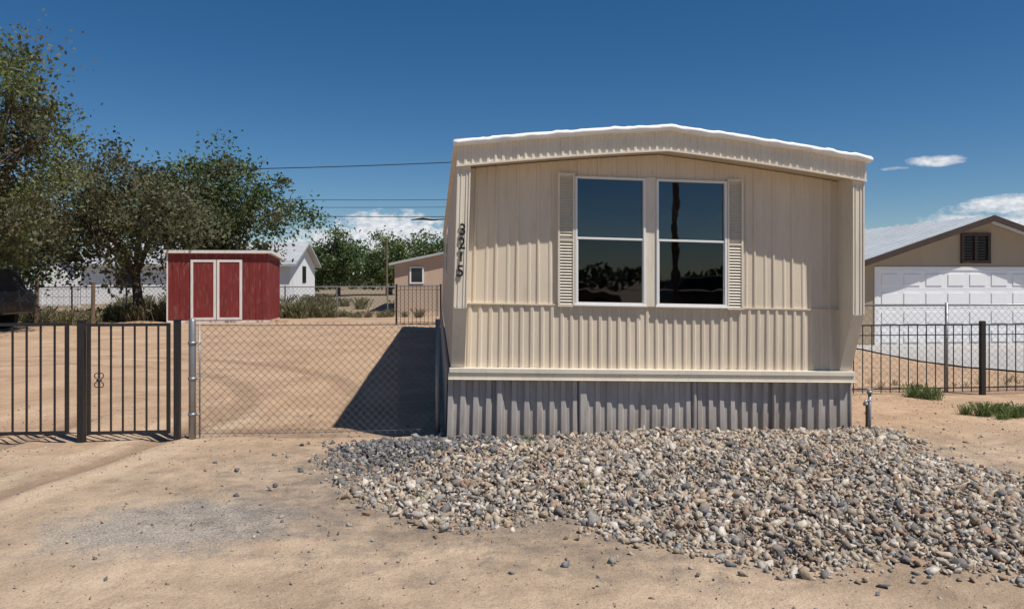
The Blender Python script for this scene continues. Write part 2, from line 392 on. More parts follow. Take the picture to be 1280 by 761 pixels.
P(mb.build('belly_trim',M_trim,H,bevel=.006))
P(corr('skirting_front',XL-.025,XR+.02,-.2,.595,SK,M_skirt,H,lambda s,d,z:(s,YW+.02-d*(1+.35*math.sin(s*2.3))-.018*math.sin(s*4.7+1)*(1-z)*(1-z),z),5,.006))
for nm,xx,sg in (('skirting_side_1',XL-.012,-1),('skirting_side_2',XR+.0,1)):
    P(corr(nm,YW+.03,YB,-.2,.66,SK,M_skirt,H,lambda s,d,z,xx=xx,sg=sg:(xx+sg*d,s,z)))
mb=MB(); mb.box(XL+.05,XR-.05,YW+.06,YB-.05,.60,.66); P(mb.build('floor_frame',M_floorint,H))
mb=MB()
for xa,w in ((.62,.05),(1.42,.07),(2.6,.03),(3.45,.025)): mb.prism([(xa,YW-.016,-.1),(xa+.012,YW-.034,-.1),(xa+w,YW-.034,-.1),(xa+w+.012,YW-.016,-.1)],(0,.0,.68))
P(mb.build('skirting_joints',M_skirt,H))
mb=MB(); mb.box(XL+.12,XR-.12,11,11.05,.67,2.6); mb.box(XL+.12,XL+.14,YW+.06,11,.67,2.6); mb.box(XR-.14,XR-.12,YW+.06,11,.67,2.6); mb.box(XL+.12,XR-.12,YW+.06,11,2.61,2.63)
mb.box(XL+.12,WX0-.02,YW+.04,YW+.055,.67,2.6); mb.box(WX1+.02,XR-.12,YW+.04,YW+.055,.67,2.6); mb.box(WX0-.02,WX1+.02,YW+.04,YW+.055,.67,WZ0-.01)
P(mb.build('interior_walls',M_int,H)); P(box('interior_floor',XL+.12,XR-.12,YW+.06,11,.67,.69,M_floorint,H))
mb=MB(); mb.tube([(2.74,8.4,2.6),(2.74,8.4,2.45)],.01,6); mb.tube([(2.74,8.4,2.45),(2.74,8.4,2.43),(2.74,8.4,2.34),(2.74,8.4,2.30)],[.02,.07,.08,.045],12); P(mb.build('pendant_lamp',M_shade,H,True))
def window(x0,x1,tag):
    mb=MB(); y0,y1=YW-.045,YW+.02; f=.024
    mb.box(x0,x0+f,y0,y1,WZ0,WZ1); mb.box(x1-f,x1,y0,y1,WZ0,WZ1); mb.box(x0+f,x1-f,y0,y1,WZ1-f,WZ1); mb.box(x0+f,x1-f,y0,y1,WZ0,WZ0+f)
    zm=2.015; mb.box(x0+f,x1-f,y0+.008,y1-.01,zm-.010,zm+.012)
    mb.box(x0+f,x0+f+.010,y0+.012,y1-.01,WZ0+f,zm-.010); mb.box(x1-f-.010,x1-f,y0+.012,y1-.01,WZ0+f,zm-.010)
    mb.box(x0-.012,x1+.012,y0-.012,y0+.004,WZ0-.016,WZ0+.004)
    P(mb.build('window_frame_'+tag,M_wframe,H,bevel=.003))
    P(box('window_pane_upper_'+tag,x0+f,x1-f,YW-.008,YW-.004,zm+.012,WZ1-f,M_glass,H))
    P(box('window_pane_lower_'+tag,x0+f+.010,x1-f-.010,YW-.022,YW-.018,WZ0+f,zm-.010,M_screen,H))
window(WX0,2.10,'1'); window(2.212,WX1,'2')
P(box('window_mullion_panel',2.101,2.211,YW-.03,YW+.015,WZ0-.01,WZ1+.012,M_trim,H))
def shutter(x0,x1,tag):
    mb=MB(); a,b_=1.325,2.665; mb.box(x0,x0+.02,YW-.045,YW-.016,a,b_); mb.box(x1-.02,x1,YW-.045,YW-.016,a,b_)
    for zz in (a,b_-.02,(a+b_)/2-.01): mb.box(x0+.02,x1-.02,YW-.044,YW-.017,zz,zz+.02)
    z=a+.024
    while z<b_-.05:
        if not abs(z-(a+b_)/2)<.028:
            mb.prism([(x0+.02,YW-.042,z),(x0+.02,YW-.022,z+.022),(x0+.02,YW-.018,z+.022),(x0+.02,YW-.036,z)],(x1-x0-.04,0,0))
        z+=.030
    mb.box(x0+.01,x1-.01,YW-.0175,YW-.0165,a+.005,b_-.005)
    P(mb.build('shutter_'+tag,M_trim,H))
shutter(1.20,WX0-.004,'1'); shutter(WX1+.004,3.128,'2')
for ya in (11,16.5):
    mb=MB(); mb.box(XL-.03,XL+.0,ya,ya+1,1.6,2.4); P(mb.build('side_window_frame',M_wframe,H)); P(box('side_window_glass',XL-.034,XL-.031,ya+.05,ya+.95,1.65,2.35,M_dglass,H))
for i,(ch,xs_,sc) in enumerate((('3',.85,1),('2',.85,1),('1',.85,.82),('5',.85,1))):
    cu=bpy.data.curves.new('n','FONT'); cu.body=ch; cu.size=.155*sc; cu.extrude=.006; cu.offset=.003; cu.align_x='CENTER'
    o=bpy.data.objects.new('tmp',cu); scene.collection.objects.link(o); bpy.context.view_layer.update()
    dg=bpy.context.evaluated_depsgraph_get(); me=bpy.data.meshes.new_from_object(o.evaluated_get(dg)); bpy.data.objects.remove(o)
    me.transform(Matrix.Translation((.262-.004*i,YF-.02,2.0-.132*i+(.012 if i==2 else 0)))@Matrix.Rotation(math.radians(90),4,'X')@Matrix.Scale(xs_,4,(1,0,0)))
    me.materials.clear(); me.materials.append(M_num)
    no=bpy.data.objects.new('house_number_digit_%d'%(i+1),me); scene.collection.objects.link(no); parent_to(no,H); P(no)
mb=MB()
for vx,vy,hh in ((2.18,8.0,.17),(2.27,8.1,.15),(2.75,12.5,.3)): mb.tube([(vx,vy,3.0),(vx,vy,3.07+hh),(vx,vy,3.08+hh)],[.03,.03,.045],8)
mb.box(2.2,2.6,15,15.4,3.05,3.35)
P(mb.build('roof_vents',M_black,H))
for o in parts:
    for v in o.data.vertices:
        x,y,z=v.co
        x2=x-.085*(1-min(z,2.9)/2.9)*max(0,min(1,(1.1-x)/.85))
        v.co=(x2,y,z-.022*(x-.2))

# ---------------------------------------------------------------- fences
def chainlink(name,x0,x1,y,h,pitch,r,mat,parent,z0=.03):
    mb=MB(); L=x1-x0; hh=h-z0
    for sgn,dy in ((1,.003),(-1,-.003)):
        s=-hh
        while s<L+hh:
            if sgn>0: a,b_=s,s+hh
            else: a,b_=s+hh,s
            ts=sorted([(0-a)/(b_-a),(L-a)/(b_-a)]); t0=max(0,ts[0]); t1=min(1,ts[1])
            if t1-t0>.02:
                q=[]
                for k in range(4):
                    t=t0+(t1-t0)*k/3; xx=x0+a+(b_-a)*t; zz=z0+hh*t
                    w=.014*math.sin(xx*3.7+zz*5); q.append((xx+w*.3,y+dy+w*.5,zz+w*.5))
                mb.tube(q,r,4)
            s+=pitch
    return mb.build(name,mat,parent)
FN=empty('chain_link_fence',(-1.2,7.55,0))
chainlink('mesh',-2.36,.03,7.55,1.14,.078,.0018,M_wire,FN)
mb=MB(); mb.tube([(-2.40,7.55,-.2),(-2.40,7.55,1.17),(-2.40,7.55,1.19)],[.034,.034,.02],12); mb.tube([(-.0,7.56,-.2),(0,7.56,1.17)],.024,10)
mb.tube([(-2.33,7.55,0.02),(-2.33,7.55,1.13)],.008,6)
for zz in (.25,.6,.95): mb.tube([(-2.40,7.55,zz-.015),(-2.40,7.55,zz+.015)],.040,12); mb.tube([(-2.38,7.545,zz),(-2.32,7.545,zz)],.007,5)
mb.build('posts',M_galv,FN,True)
mb=MB(); mb.tube([(-2.4+2.42*i/12,7.55,1.125-.008*math.sin(math.pi*i/12)) for i in range(13)],.0045,5); mb.tube([(-2.4,7.55,.06),(-1.2,7.55,.045),(0,7.55,.06)],.003,4); mb.build('tension_wires',M_wire,FN)

def scroll(mb,cx,y,cz,s):
    for sx in (-1,1):
        for sz in (-1,1):
            pts=[]
            for k in range(16):
                a=math.radians(225)-(k/15)*math.radians(330)
                r=s*.42*(1-.45*k/15)
                pts.append((cx+sx*(s*.36+r*math.cos(a)),y,cz+sz*(s*.62+r*1.25*math.sin(a))))
            mb.tube(pts,.0048,5)
    mb.box(cx-.02,cx+.02,y-.012,y+.012,cz-.012,cz+.012)
def irongate(name,x0,x1,y,nb,zb=.075,zt=1.15):
    e=empty(name,((x0+x1)/2,y,0)); mb=MB()
    mb.box(x0,x0+.03,y-.015,y+.015,zb,zt); mb.box(x1-.03,x1,y-.015,y+.015,zb,zt)
    mb.box(x0+.03,x1-.03,y-.014,y+.014,zt-.03,zt-.002); mb.box(x0+.03,x1-.03,y-.014,y+.014,zb+.002,zb+.03)
    for i in range(1,nb):
        xx=x0+(x1-x0)*i/nb; mb.box(xx-.0075,xx+.0075,y-.0075,y+.0075,zb+.03,zt-.03)
    mb.build('bars',M_black,e)
    m2=MB(); xi=x0+(x1-x0)*round(nb*.15)/nb; scroll(m2,xi,y,.60,.065); m2.build('scroll_ornament',M_black,e,True); return e
def ipost(name,x,y,w=.05,h=1.17):
    mb=MB(); mb.box(x-w/2,x+w/2,y-w/2,y+w/2,-.2,h); mb.prism([(x-w/2-.006,y-w/2-.006,h+.001),(x+w/2+.006,y-w/2-.006,h+.001),(x+w/2+.006,y+w/2+.006,h+.001),(x-w/2-.006,y+w/2+.006,h+.001)],(0,0,.012)); return mb.build(name,M_black)
ipost('gate_post',-2.535,7.53,.055)
irongate('iron_gate',-3.37,-2.60,7.52,7)
ipost('gate_post.001',-3.43,7.54,.06)
irongate('iron_gate.001',-5.05,-3.53,7.50,12,.09,1.16)
ipost('gate_post.002',-5.1,7.5,.06)
irongate('iron_fence',-7.6,-5.15,7.48,18)
FR=empty('chain_link_fence',(8,9.6,0))
chainlink('mesh',4.4,14,9.62,1.2,.10,.0019,M_wire,FR)
mb=MB()
for xx in (4.42,7.05,9.6,12.2,14): mb.tube([(xx,9.64,-.3),(xx,9.64,1.24)],.022,8)
mb.tube([(4.4,9.64,1.21),(14,9.64,1.2)],.015,8); mb.build('posts_and_rail',M_galv,FR,True)
def ironfence(name,x0,x1,y,h,sp,posts,r=.005):
    e=empty(name,((x0+x1)/2,y,0)); mb=MB(); x=x0
    while x<x1: mb.box(x-r,x+r,y-r,y+r,.04,h); x+=sp
    mb.box(x0,x1,y-.01,y+.01,h,h+.018); mb.box(x0,x1,y-.01,y+.01,.09,.105); mb.box(x0,x1,y-.01,y+.01,h-.13,h-.118)
    mb.build('bars',M_black,e); mb=MB()
    for xx in posts: mb.box(xx-.03,xx+.03,y-.03,y+.03,-.2,h+.06)
    mb.build('posts',M_black,e)
ironfence('iron_fence',4.36,13.6,9.38,.94,.13,(4.36,7.38,10.4,13.6))
FB=empty('chain_link_fence',(-8,29.5,0))
chainlink('mesh',-24,0,30,1.2,.17,.0035,M_wire,FB)
mb=MB()
for i in range(13): mb.tube([(-24+2*i,30,-.1),(-24+2*i,30,1.25)],.03,6)
mb.tube([(-24,30,1.2),(0,30,1.2)],.02,6); mb.build('posts_and_rail',M_galv,FB)
ironfence('iron_fence',-1.35,.1,24.6,1.3,.13,(-1.35,.1),.008)
FW=empty('wire_fence',(-14,25.2,0)); mb=MB()
for i in range(6): xx=-20+1.75*i; mb.tube([(xx,25.5,-.1),(xx+.02,25.5,1.45+.1*math.sin(i*2))],[.07,.06],7)
mb.build('wood_posts',M_wood,FW); mb=MB()
for zz in (.2,.45,.7,.95,1.2): mb.tube([(-20,25.45,zz),(-15,25.45,zz-.03),(-11.2,25.45,zz)],.006,4)
for i in range(50): mb.tube([(-20+.175*i,25.45,.05),(-20+.175*i,25.45,1.2)],.004,3)
mb.build('wires',M_wire,FW)

# ---------------------------------------------------------------- shed
SH=empty('red_shed',(-7.7,27.8,0)); x0,x1,y0,y1=-9.43,-5.98,27.0,28.9
mb=MB(); mb.prism([(x0,y0,0),(x0,y1,0),(x0,y1,2.25),(x0,y0,2.42)],(x1-x0,0,0)); mb.build('walls',M_red,SH)
mb=MB()
for i in range(1,16):
    xx=x0+(x1-x0)*i/16; mb.box(xx-.012,xx+.012,y0-.012,y0+.01,.02,2.35)
for i in range(1,9):
    yy=y0+(y1-y0)*i/9; mb.box(x1-.01,x1+.012,yy-.012,yy+.012,.02,2.2)
mb.build('battens',M_red,SH)
mb=MB(); mb.prism([(x0-.08,y0-.12,2.43),(x0-.08,y1+.1,2.24),(x0-.08,y1+.1,2.34),(x0-.08,y0-.12,2.53)],(x1-x0+.22,0,0)); mb.build('roof',M_shedtrim,SH)
mb=MB(); dx0,dx1=-8.63,-6.88; t=.085
for a,b_ in ((dx0,dx0+t),(dx1-t,dx1),((dx0+dx1)/2-.10,(dx0+dx1)/2-.015),((dx0+dx1)/2+.015,(dx0+dx1)/2+.10)): mb.box(a,b_,y0-.045,y0-.013,.08,2.2)
for a,b_ in ((dx0+t,(dx0+dx1)/2-.10),((dx0+dx1)/2+.10,dx1-t)):
    for z in (.08,2.115): mb.box(a,b_,y0-.045,y0-.013,z,z+.085)
mb.box(x0-.02,x0+.03,y0-.02,y0-.013,.0,2.4); mb.build('door_trim',M_shedtrim,SH)
mb=MB(); mb.box(dx0+t,(dx0+dx1)/2-.1,y0-.03,y0-.012,.165,2.115); mb.box((dx0+dx1)/2+.1,dx1-t,y0-.03,y0-.012,.165,2.115); mb.build('door_panels',M_red,SH)
mb=MB(); mb.box(x0,x1,y0-.03,y1,-.1,.06); mb.build('sill',M_shedtrim,SH)

# ---------------------------------------------------------------- houses behind
def gable(name,x0,x1,y0,y1,ze,zr,wall,roof,axis='x',ov=.4,z0=-.3):
    e=empty(name,((x0+x1)/2,(y0+y1)/2,0)); mb=MB()
    if axis=='x':
        ym=(y0+y1)/2; mb.prism([(x0,y0,z0),(x0,y1,z0),(x0,y1,ze),(x0,ym,zr),(x0,y0,ze)],(x1-x0,0,0)); mb.build('walls',wall,e)
        s=(zr-ze)/(ym-y0); mb=MB()
        mb.prism([(x0-ov,y0-ov,ze-s*ov+.01),(x0-ov,ym,zr+.01),(x0-ov,y1+ov,ze-s*ov+.01),(x0-ov,y1+ov,ze-s*ov+.15),(x0-ov,ym,zr+.15),(x0-ov,y0-ov,ze-s*ov+.15)],(x1-x0+2*ov,0,0)); mb.build('roof',roof,e)
    else:
        xm=(x0+x1)/2; mb.prism([(x0,y0,z0),(x1,y0,z0),(x1,y0,ze),(xm,y0,zr),(x0,y0,ze)],(0,y1-y0,0)); mb.build('walls',wall,e)
        s=(zr-ze)/(xm-x0); mb=MB()
        mb.prism([(x0-ov,y0-ov,ze-s*ov+.01),(xm,y0-ov,zr+.01),(x1+ov,y0-ov,ze-s*ov+.01),(x1+ov,y0-ov,ze-s*ov+.12),(xm,y0-ov,zr+.12),(x0-ov,y0-ov,ze-s*ov+.12)],(0,y1-y0+2*ov,0)); mb.build('roof',roof,e)
    return e
e=gable('white_house',-21,-8.9,46,55,2.35,3.75,M_bwhite,M_groof)
mb=MB(); mb.box(-8.9,-8.87,50.0,51.3,1.2,2.3); mb.build('end_window',M_dglass,e)
mb=MB()
for xx in (-19,-16,-13): mb.box(xx,xx+1.2,45.97,46,1,2.1)
mb.build('windows',M_dglass,e)
e=gable('white_house',-40,-24,44,52,2.3,3.6,M_bwhite,M_broof)
mb=MB()
for xx in (-37,-33,-29,-26.5): mb.box(xx,xx+1.2,43.97,44,1,2.0)
mb.build('windows',M_dglass,e)
VF=empty('vinyl_fence',(-24,41,0)); mb=MB()
for i in range(9): mb.box(-34+1.9*i,-33.9+1.9*i,40.95,41.05,0,1.65)
mb.box(-34,-18.7,40.98,41.02,.1,1.5); mb.build('panels',M_bwhite,VF)
e=gable('tan_house',-1.95,5.5,34,44,2.15,2.95,M_bpink,M_groof,'y',.25)
mb=MB(); mb.box(-1.2,-.7,33.96,34,1.35,2.0); mb.build('window',M_dglass,e)
mb=MB(); mb.box(-1.27,-.63,33.94,33.985,1.29,1.35); mb.box(-1.27,-.63,33.94,33.985,2.0,2.06); mb.box(-1.27,-1.2,33.94,33.985,1.35,2.0); mb.box(-.7,-.63,33.94,33.985,1.35,2.0); mb.build('window_trim',M_bwhite,e)

# garage
G0=-.27; GY=18.9
GA=gable('garage',11.25,18.5,GY,GY+12,1.93,3.13,M_garwall,M_garroof,'y',.42,-.5)
xm=14.875; s=(3.13-1.93)/(xm-11.25)
mb=MB()
for sg in (-1,1):
    xa=xm+sg*(xm-11.25+.42); za=1.93-s*.42
    q=[(xa,GY-.425,za-.04),(xm,GY-.425,3.13-.04),(xm,GY-.425,3.13+.125),(xa,GY-.425,za+.125)]
    mb.prism(q,(0,-.03,0))
mb.build('barge_boards',M_brown,GA)
mb=MB()
for i in range(28):
    yy=GY-.35+i*.45
    mb.prism([(11.25-.42,yy,1.93-s*.42+.121),(xm,yy,3.13+.121),(xm,yy,3.13+.15),(11.25-.42,yy,1.93-s*.42+.15)],(0,.03,0))
mb.build('roof_ribs',M_garroof,GA)
d0,d1,dz=11.85,16.95,1.77
mb=MB(); mb.box(d0,d1,GY-.012,GY-.004,G0,dz)
nr,nc=4,8
for r in range(nr):
    for c_ in range(nc):
        w=(d1-d0)/nc; hh=(dz-G0)/nr; xa=d0+c_*w; za=G0+r*hh
        mb.box(xa+.09,xa+w-.09,GY-.03,GY-.0125,za+.1,za+hh-.1)
for r in range(1,nr): mb.box(d0,d1,GY-.016,GY-.0125,G0+r*(dz-G0)/nr+.005,G0+r*(dz-G0)/nr+.02)
mb.build('garage_door',M_gdoor,GA,bevel=.01)
mb=MB(); mb.box(d0-.12,d0-.002,GY-.03,GY-.003,G0,dz+.1); mb.box(d1+.002,d1+.12,GY-.03,GY-.003,G0,dz+.1); mb.box(d0,d1,GY-.03,GY-.003,dz+.003,dz+.1); mb.build('door_trim',M_bwhite,GA)
mb=MB(); vx0,vx1,vz0,vz1=14.25,15.05,2.05,2.72
mb.box(vx0-.03,vx0+.05,GY-.06,GY-.003,vz0,vz1); mb.box(vx1-.05,vx1+.03,GY-.06,GY-.003,vz0,vz1); mb.box((vx0+vx1)/2-.04,(vx0+vx1)/2+.04,GY-.06,GY-.003,vz0,vz1)
mb.box(vx0-.03,vx1+.03,GY-.065,GY-.003,vz1,vz1+.08); mb.box(vx0-.03,vx1+.03,GY-.065,GY-.003,vz0-.08,vz0)
for i in range(9): zz=vz0+i*.075; mb.prism([(vx0,GY-.05,zz),(vx0,GY-.01,zz+.05),(vx0,GY-.005,zz+.05),(vx0,GY-.045,zz)],(vx1-vx0,0,0))
mb.build('gable_vent',M_brown,GA)
mb=MB(); mb.box(vx0,vx1,GY-.006,GY-.002,vz0,vz1); mb.build('gable_vent_back',M_dglass,GA)
mb=MB()
for i in range(17):
    yy=11.6+(18.85-11.6)*i/16
    for xx in (10.6,12,14,16,18.6): mb.v.append((xx,yy,float(gz(xx,yy))+.03))
for i in range(16):
    for j in range(4): a=i*5+j; mb.f.append((a,a+1,a+6,a+5))
mb.build('concrete_driveway',M_concrete)

# ---------------------------------------------------------------- poles and wires
def pole(name,x,y,h,r=.13,arm=True):
    e=empty(name,(x,y,0)); mb=MB(); mb.tube([(x,y,-.2),(x,y,h)],[r,r*.7],10)
    if arm: mb.box(x-.9,x+.9,y-.16,y-.06,h-.55,h-.43)
    mb.build('pole',M_wood,e)
pole('utility_pole',-32,45,7.2); pole('utility_pole',10,45,7.2); pole('utility_pole',-24,30.5,6.2,.12,False); pole('utility_pole',6,30,7,.12,False)
pole('utility_pole',-4.2,62,4.6,.11,False)
def cat(name,a,b_,sag,r):
    a=Vector(a);b_=Vector(b_); mb=MB(); pts=[]
    for i in range(25):
        t=i/24; p_=a.lerp(b_,t); p_.z-=sag*4*t*(1-t); pts.append(p_)
    mb.tube(pts,r,4); return mb.build(name,M_rubber)
cat('overhead_wire',(-24,30.5,5.75),(6,30,6.6),.35,.018)
cat('overhead_wire',(-32,45,6.55),(10,45,6.5),.35,.016); cat('overhead_wire',(-32,45,6.1),(10,45,6.05),.35,.014)
cat('overhead_wire',(-32,45,5.6),(10,45,5.4),.3,.022)
mb=MB(); mb.tube([(-1.6,45,5.03),(-.9,45,5.1),(-.3,45,5.03),(.6,45,5.1)],[.03,.08,.05,.03],6); mb.build('wire_splice',M_rubber,None)
pole('utility_pole',8.8,-12,9)

# ---------------------------------------------------------------- spigot
SP=empty('water_spigot',(4.42,7.2,0)); mb=MB()
mb.tube([(4.42,7.2,-.1),(4.42,7.2,.40)],.016,8); mb.tube([(4.42,7.2,.33),(4.36,7.17,.33),(4.335,7.16,.29)],[.016,.014,.016],8); mb.tube([(4.42,7.2,.4),(4.42,7.2,.43)],[.03,.022],8); mb.tube([(4.38,7.2,.445),(4.46,7.2,.445)],.008,6)
mb.build('pipe_and_tap',M_galv,SP,True)
mb=MB(); mb.box(4.405,4.435,7.225,7.25,-.1,.28); mb.build('support_stake',M_wood,SP)

# ---------------------------------------------------------------- parked vehicles
def suv(name,cx,cy,L,paintm,hz=1.72):
    e=empty(name,(cx,cy,0)); y0,y1=cy-.88,cy+.88; s=L/4.6; X=lambda u:cx+u*s
    mb=MB(); mb.prism([(X(a),y0,z*hz/1.72) for a,z in ((-2.3,.45),(2.25,.42),(2.3,.75),(2.22,1.02),(1.2,1.12),(-2.25,1.12),(-2.32,.8))],(0,1.76,0))
    mb.build('body',paintm,e,bevel=.06)
    mb=MB(); lo=[(X(-2.15),y0+.04,1.11),(X(1.15),y0+.04,1.11),(X(1.15),y1-.04,1.11),(X(-2.15),y1-.04,1.11)]
    hi=[(X(-1.85),y0+.2,hz),(X(.45),y0+.2,hz),(X(.45),y1-.2,hz),(X(-1.85),y1-.2,hz)]
    mb.v=lo+hi; mb.f=[(0,1,2,3),(4,5,6,7),(0,1,5,4),(1,2,6,5),(2,3,7,6),(3,0,4,7)]; mb.build('cabin',paintm,e,bevel=.05)
    mb=MB(); d=hz-1.11
    for a0,a1,b0,b1 in ((-1.95,-1.15,-1.75,-1.15),(-1.05,-.2,-1.05,-.2),(-.1,.9,-.1,.42)):
        for (ya,yb) in ((y0+.06,y0+.17),(y1-.06,y1-.17)):
            sg=-1 if ya<cy else 1
            mb.poly([(X(a0),ya+sg*.012,1.11+d*.12),(X(a1),ya+sg*.012,1.11+d*.12),(X(b1),yb+sg*.012,1.11+d*.84),(X(b0),yb+sg*.012,1.11+d*.84)])
    mb.build('side_windows',M_dglass,e)
    mb=MB()
    for wx in (-1.45,1.4):
        for yy in (y0-.02,y1-.2): mb.tube([(X(wx),yy,.35),(X(wx),yy+.22,.35)],.35,20)
    mb.build('wheels',M_rubber,e); mb=MB()
    for wx in (-1.45,1.4):
        for yy in (y0-.03,y1+.02): mb.tube([(X(wx),yy,.35),(X(wx),yy+.012,.35)],.19,14)
    mb.build('hubcaps',M_galv,e)
suv('parked_car',-14.8,23.6,-4.6,M_darkveh,1.85)
suv('parked_car',11.5,-14,4.8,M_darkveh,1.6); suv('parked_car',5.5,-17,4.6,M_wood,1.5)

# ---------------------------------------------------------------- trees
def leaves(P_,S_,C_,asp=.55):
    n=len(P_); R=rotm(n,1); q=np.array([(-1,0,0),(-.1,-asp,0.1),(1,0,0),(-.1,asp,.1)])*.5
    v=np.einsum('nij,vj->nvi',R,q)*S_[:,None,None]+P_[:,None,:]
    return v.reshape(-1,3),np.arange(n*4).reshape(n,4),C_
def tree(name,x,y,th,cc,cr,ntips,nleaf,lsize,cols,tr=.16,spread=.38,seed=1,low=.0):
    r=np.random.default_rng(seed); e=empty(name,(x,y,0)); mb=MB()
    c=Vector(cc); base=Vector((x,y,-.15)); fork=Vector((x,y,th))
    mb.tube([base,base.lerp(fork,.5)+Vector((.08,0,0)),fork],[tr*1.25,tr,tr*.85],9)
    nl=7; limbs=[]
    for i in range(nl):
        a=2*math.pi*i/nl+r.uniform(-.4,.4); el=r.uniform(.1,.9)
        end=c+Vector((math.cos(a)*cr[0]*.6,math.sin(a)*cr[1]*.6,(el-.35)*cr[2]*1.0))
        midp=fork.lerp(end,.5)+Vector((r.uniform(-.2,.2),r.uniform(-.2,.2),.15*cr[2]))
        mb.tube([fork,fork.lerp(midp,.5)+Vector((0,0,.1)),midp,end],[tr*.6,tr*.45,tr*.32,tr*.14],6); limbs.append((midp,end))
    tips=[]
    while len(tips)<ntips:
        d=r.normal(size=3); d/=np.linalg.norm(d); rad=r.random()**.38
        lump=1+.22*math.sin(3*math.atan2(d[1],d[0])+seed)+.16*math.sin(5*d[2]+4*d[0]+seed*2)
        t=Vector((d[0]*cr[0],d[1]*cr[1],d[2]*cr[2]))*rad*lump+c
        if t.z<low+.3: continue
        tips.append(t); L=min(limbs,key=lambda l:(l[1]-t).length); s_=L[0].lerp(L[1],r.uniform(.2,1))
        mm=s_.lerp(t,.5)+Vector(r.normal(size=3)*.12)
        mb.tube([s_,mm,t+(t-mm)*.15],[tr*.13,tr*.08,.008],4)
    mb.build('trunk_and_limbs',M_bark,e,True)
    T=np.array([t[:] for t in tips]); k=r.integers(0,ntips,nleaf); sp=spread*r.uniform(.5,1.3,ntips)
    g=r.normal(size=(nleaf,3))*sp[k][:,None]*np.array([1,1,.7])
    Pp=T[k]+g; S_=lsize*r.uniform(.6,1.4,nleaf)
    cb=np.array(cols)[r.integers(0,len(cols),ntips)][k]*r.uniform(.7,1.3,(nleaf,1))*r.uniform(.75,1.2,ntips)[k][:,None]
    V_,F_,C_=leaves(Pp,S_,cb); ok=Pp[:,2]>low
    np_mesh('foliage',V_,F_[ok],C_[ok],M_leaf,e); return e
GR=[(.12,.155,.05),(.155,.185,.062),(.10,.125,.045)]
OL=[(.145,.145,.072),(.175,.165,.09),(.12,.125,.06),(.09,.10,.045)]
DG=[(.07,.11,.035),(.09,.135,.045),(.11,.155,.05)]
LG=[(.13,.18,.05),(.16,.205,.065),(.11,.155,.045)]
tree('elm_tree',-12.5,21.5,2.6,(-12.6,21.5,5.3),(2.75,2.5,3.2),140,20000,.13,GR+OL[:2],.2,.38,3,low=1.8)
tree('mesquite_tree',-11.1,28.6,1.6,(-11.9,28.6,3.8),(3.7,3.0,2.3),150,21000,.16,OL,.18,.42,5,low=.9)
tree('mulberry_tree',-9.3,32.5,2.0,(-9.2,32.5,4.3),(2.9,2.6,2.4),130,18000,.17,DG+OL[:1],.18,.42,8,low=1)
tree('mesquite_tree',-17.5,31,1.6,(-17.5,31,3.0),(3.4,3,2.0),90,11000,.18,OL+DG,.18,.45,9,low=.6)
tree('cottonwood_tree',-8.2,62,1.4,(-8.2,62,3.0),(2.6,2.4,2.2),70,7000,.25,DG,.18,.5,12,low=.2)
tree('cottonwood_tree',-4.2,66,1.4,(-4.4,66,3.0),(2.9,2.4,2.3),70,7000,.25,LG,.18,.5,14,low=.2)
tree('cottonwood_tree',-11.5,68,1.2,(-11.5,68,2.3),(3.4,2.4,1.6),60,6000,.28,DG,.18,.5,15,low=.1)
tree('cottonwood_tree',0,70,1.4,(0,70,3.2),(2.6,2.4,2.4),60,6000,.28,LG+DG,.18,.5,16,low=.1)
n=16000; r=rng; xx=r.uniform(-120,120,n); yy=90+r.uniform(0,14,n)
yy=np.where(r.random(n)<.5,-75-r.uniform(0,10,n),yy)
hh=2.1+.9*np.sin(xx*.35)+.7*np.sin(xx*.93+2); zz=r.random(n)**.8*np.clip(hh,1,9)
V_,F_,C_=leaves(np.stack([xx,yy,zz],-1),r.uniform(.6,1.2,n),np.array(DG+OL)[r.integers(0,7,n)]*r.uniform(.5,.8,(n,1)),.8)
np_mesh('distant_tree_line',V_,F_,C_,M_leaf)

def weeds(name,cx,cy,rx,ry,n,h,cols,seed=0,clump=10):
    r=np.random.default_rng(seed+50); ct=np.stack([cx+r.uniform(-rx,rx,clump),cy+r.uniform(-ry,ry,clump)],-1)
    k=r.integers(0,clump,n); b_=ct[k]+r.normal(size=(n,2))*h*.22
    z0=gz(b_[:,0],b_[:,1]); hh=h*r.uniform(.35,1.0,n)*r.uniform(.5,1.1,clump)[k]; d=r.normal(size=(n,2))*.35*hh[:,None]
    w=h*.018*r.uniform(.6,1.4,n); a=r.uniform(0,6.28,n); wx,wy=np.cos(a)*w,np.sin(a)*w
    v=np.zeros((n,4,3)); v[:,0]=np.stack([b_[:,0]-wx,b_[:,1]-wy,z0-.01],-1); v[:,1]=np.stack([b_[:,0]+wx,b_[:,1]+wy,z0-.01],-1)
    v[:,2]=np.stack([b_[:,0]+d[:,0]*.9+wx*.5,b_[:,1]+d[:,1]*.9+wy*.5,z0+hh],-1); v[:,3]=np.stack([b_[:,0]+d[:,0]-wx*.3,b_[:,1]+d[:,1]-wy*.3,z0+hh*.97],-1)
    V1=v.reshape(-1,3); F1=np.arange(n*4).reshape(n,4); C1=np.array(cols)[r.integers(0,len(cols),n)]*r.uniform(.7,1.3,(n,1))
    t=r.uniform(.2,1,n); LP=np.stack([b_[:,0]+d[:,0]*t,b_[:,1]+d[:,1]*t,z0+hh*t],-1)+r.normal(size=(n,3))*h*.07
    V2,F2,C2=leaves(LP,np.full(n,h*.13)*r.uniform(.5,1.3,n),C1*1.1)
    np_mesh(name,np.concatenate([V1,V2]),np.concatenate([F1,F2+len(V1)]),np.concatenate([C1,C2]),M_leaf)
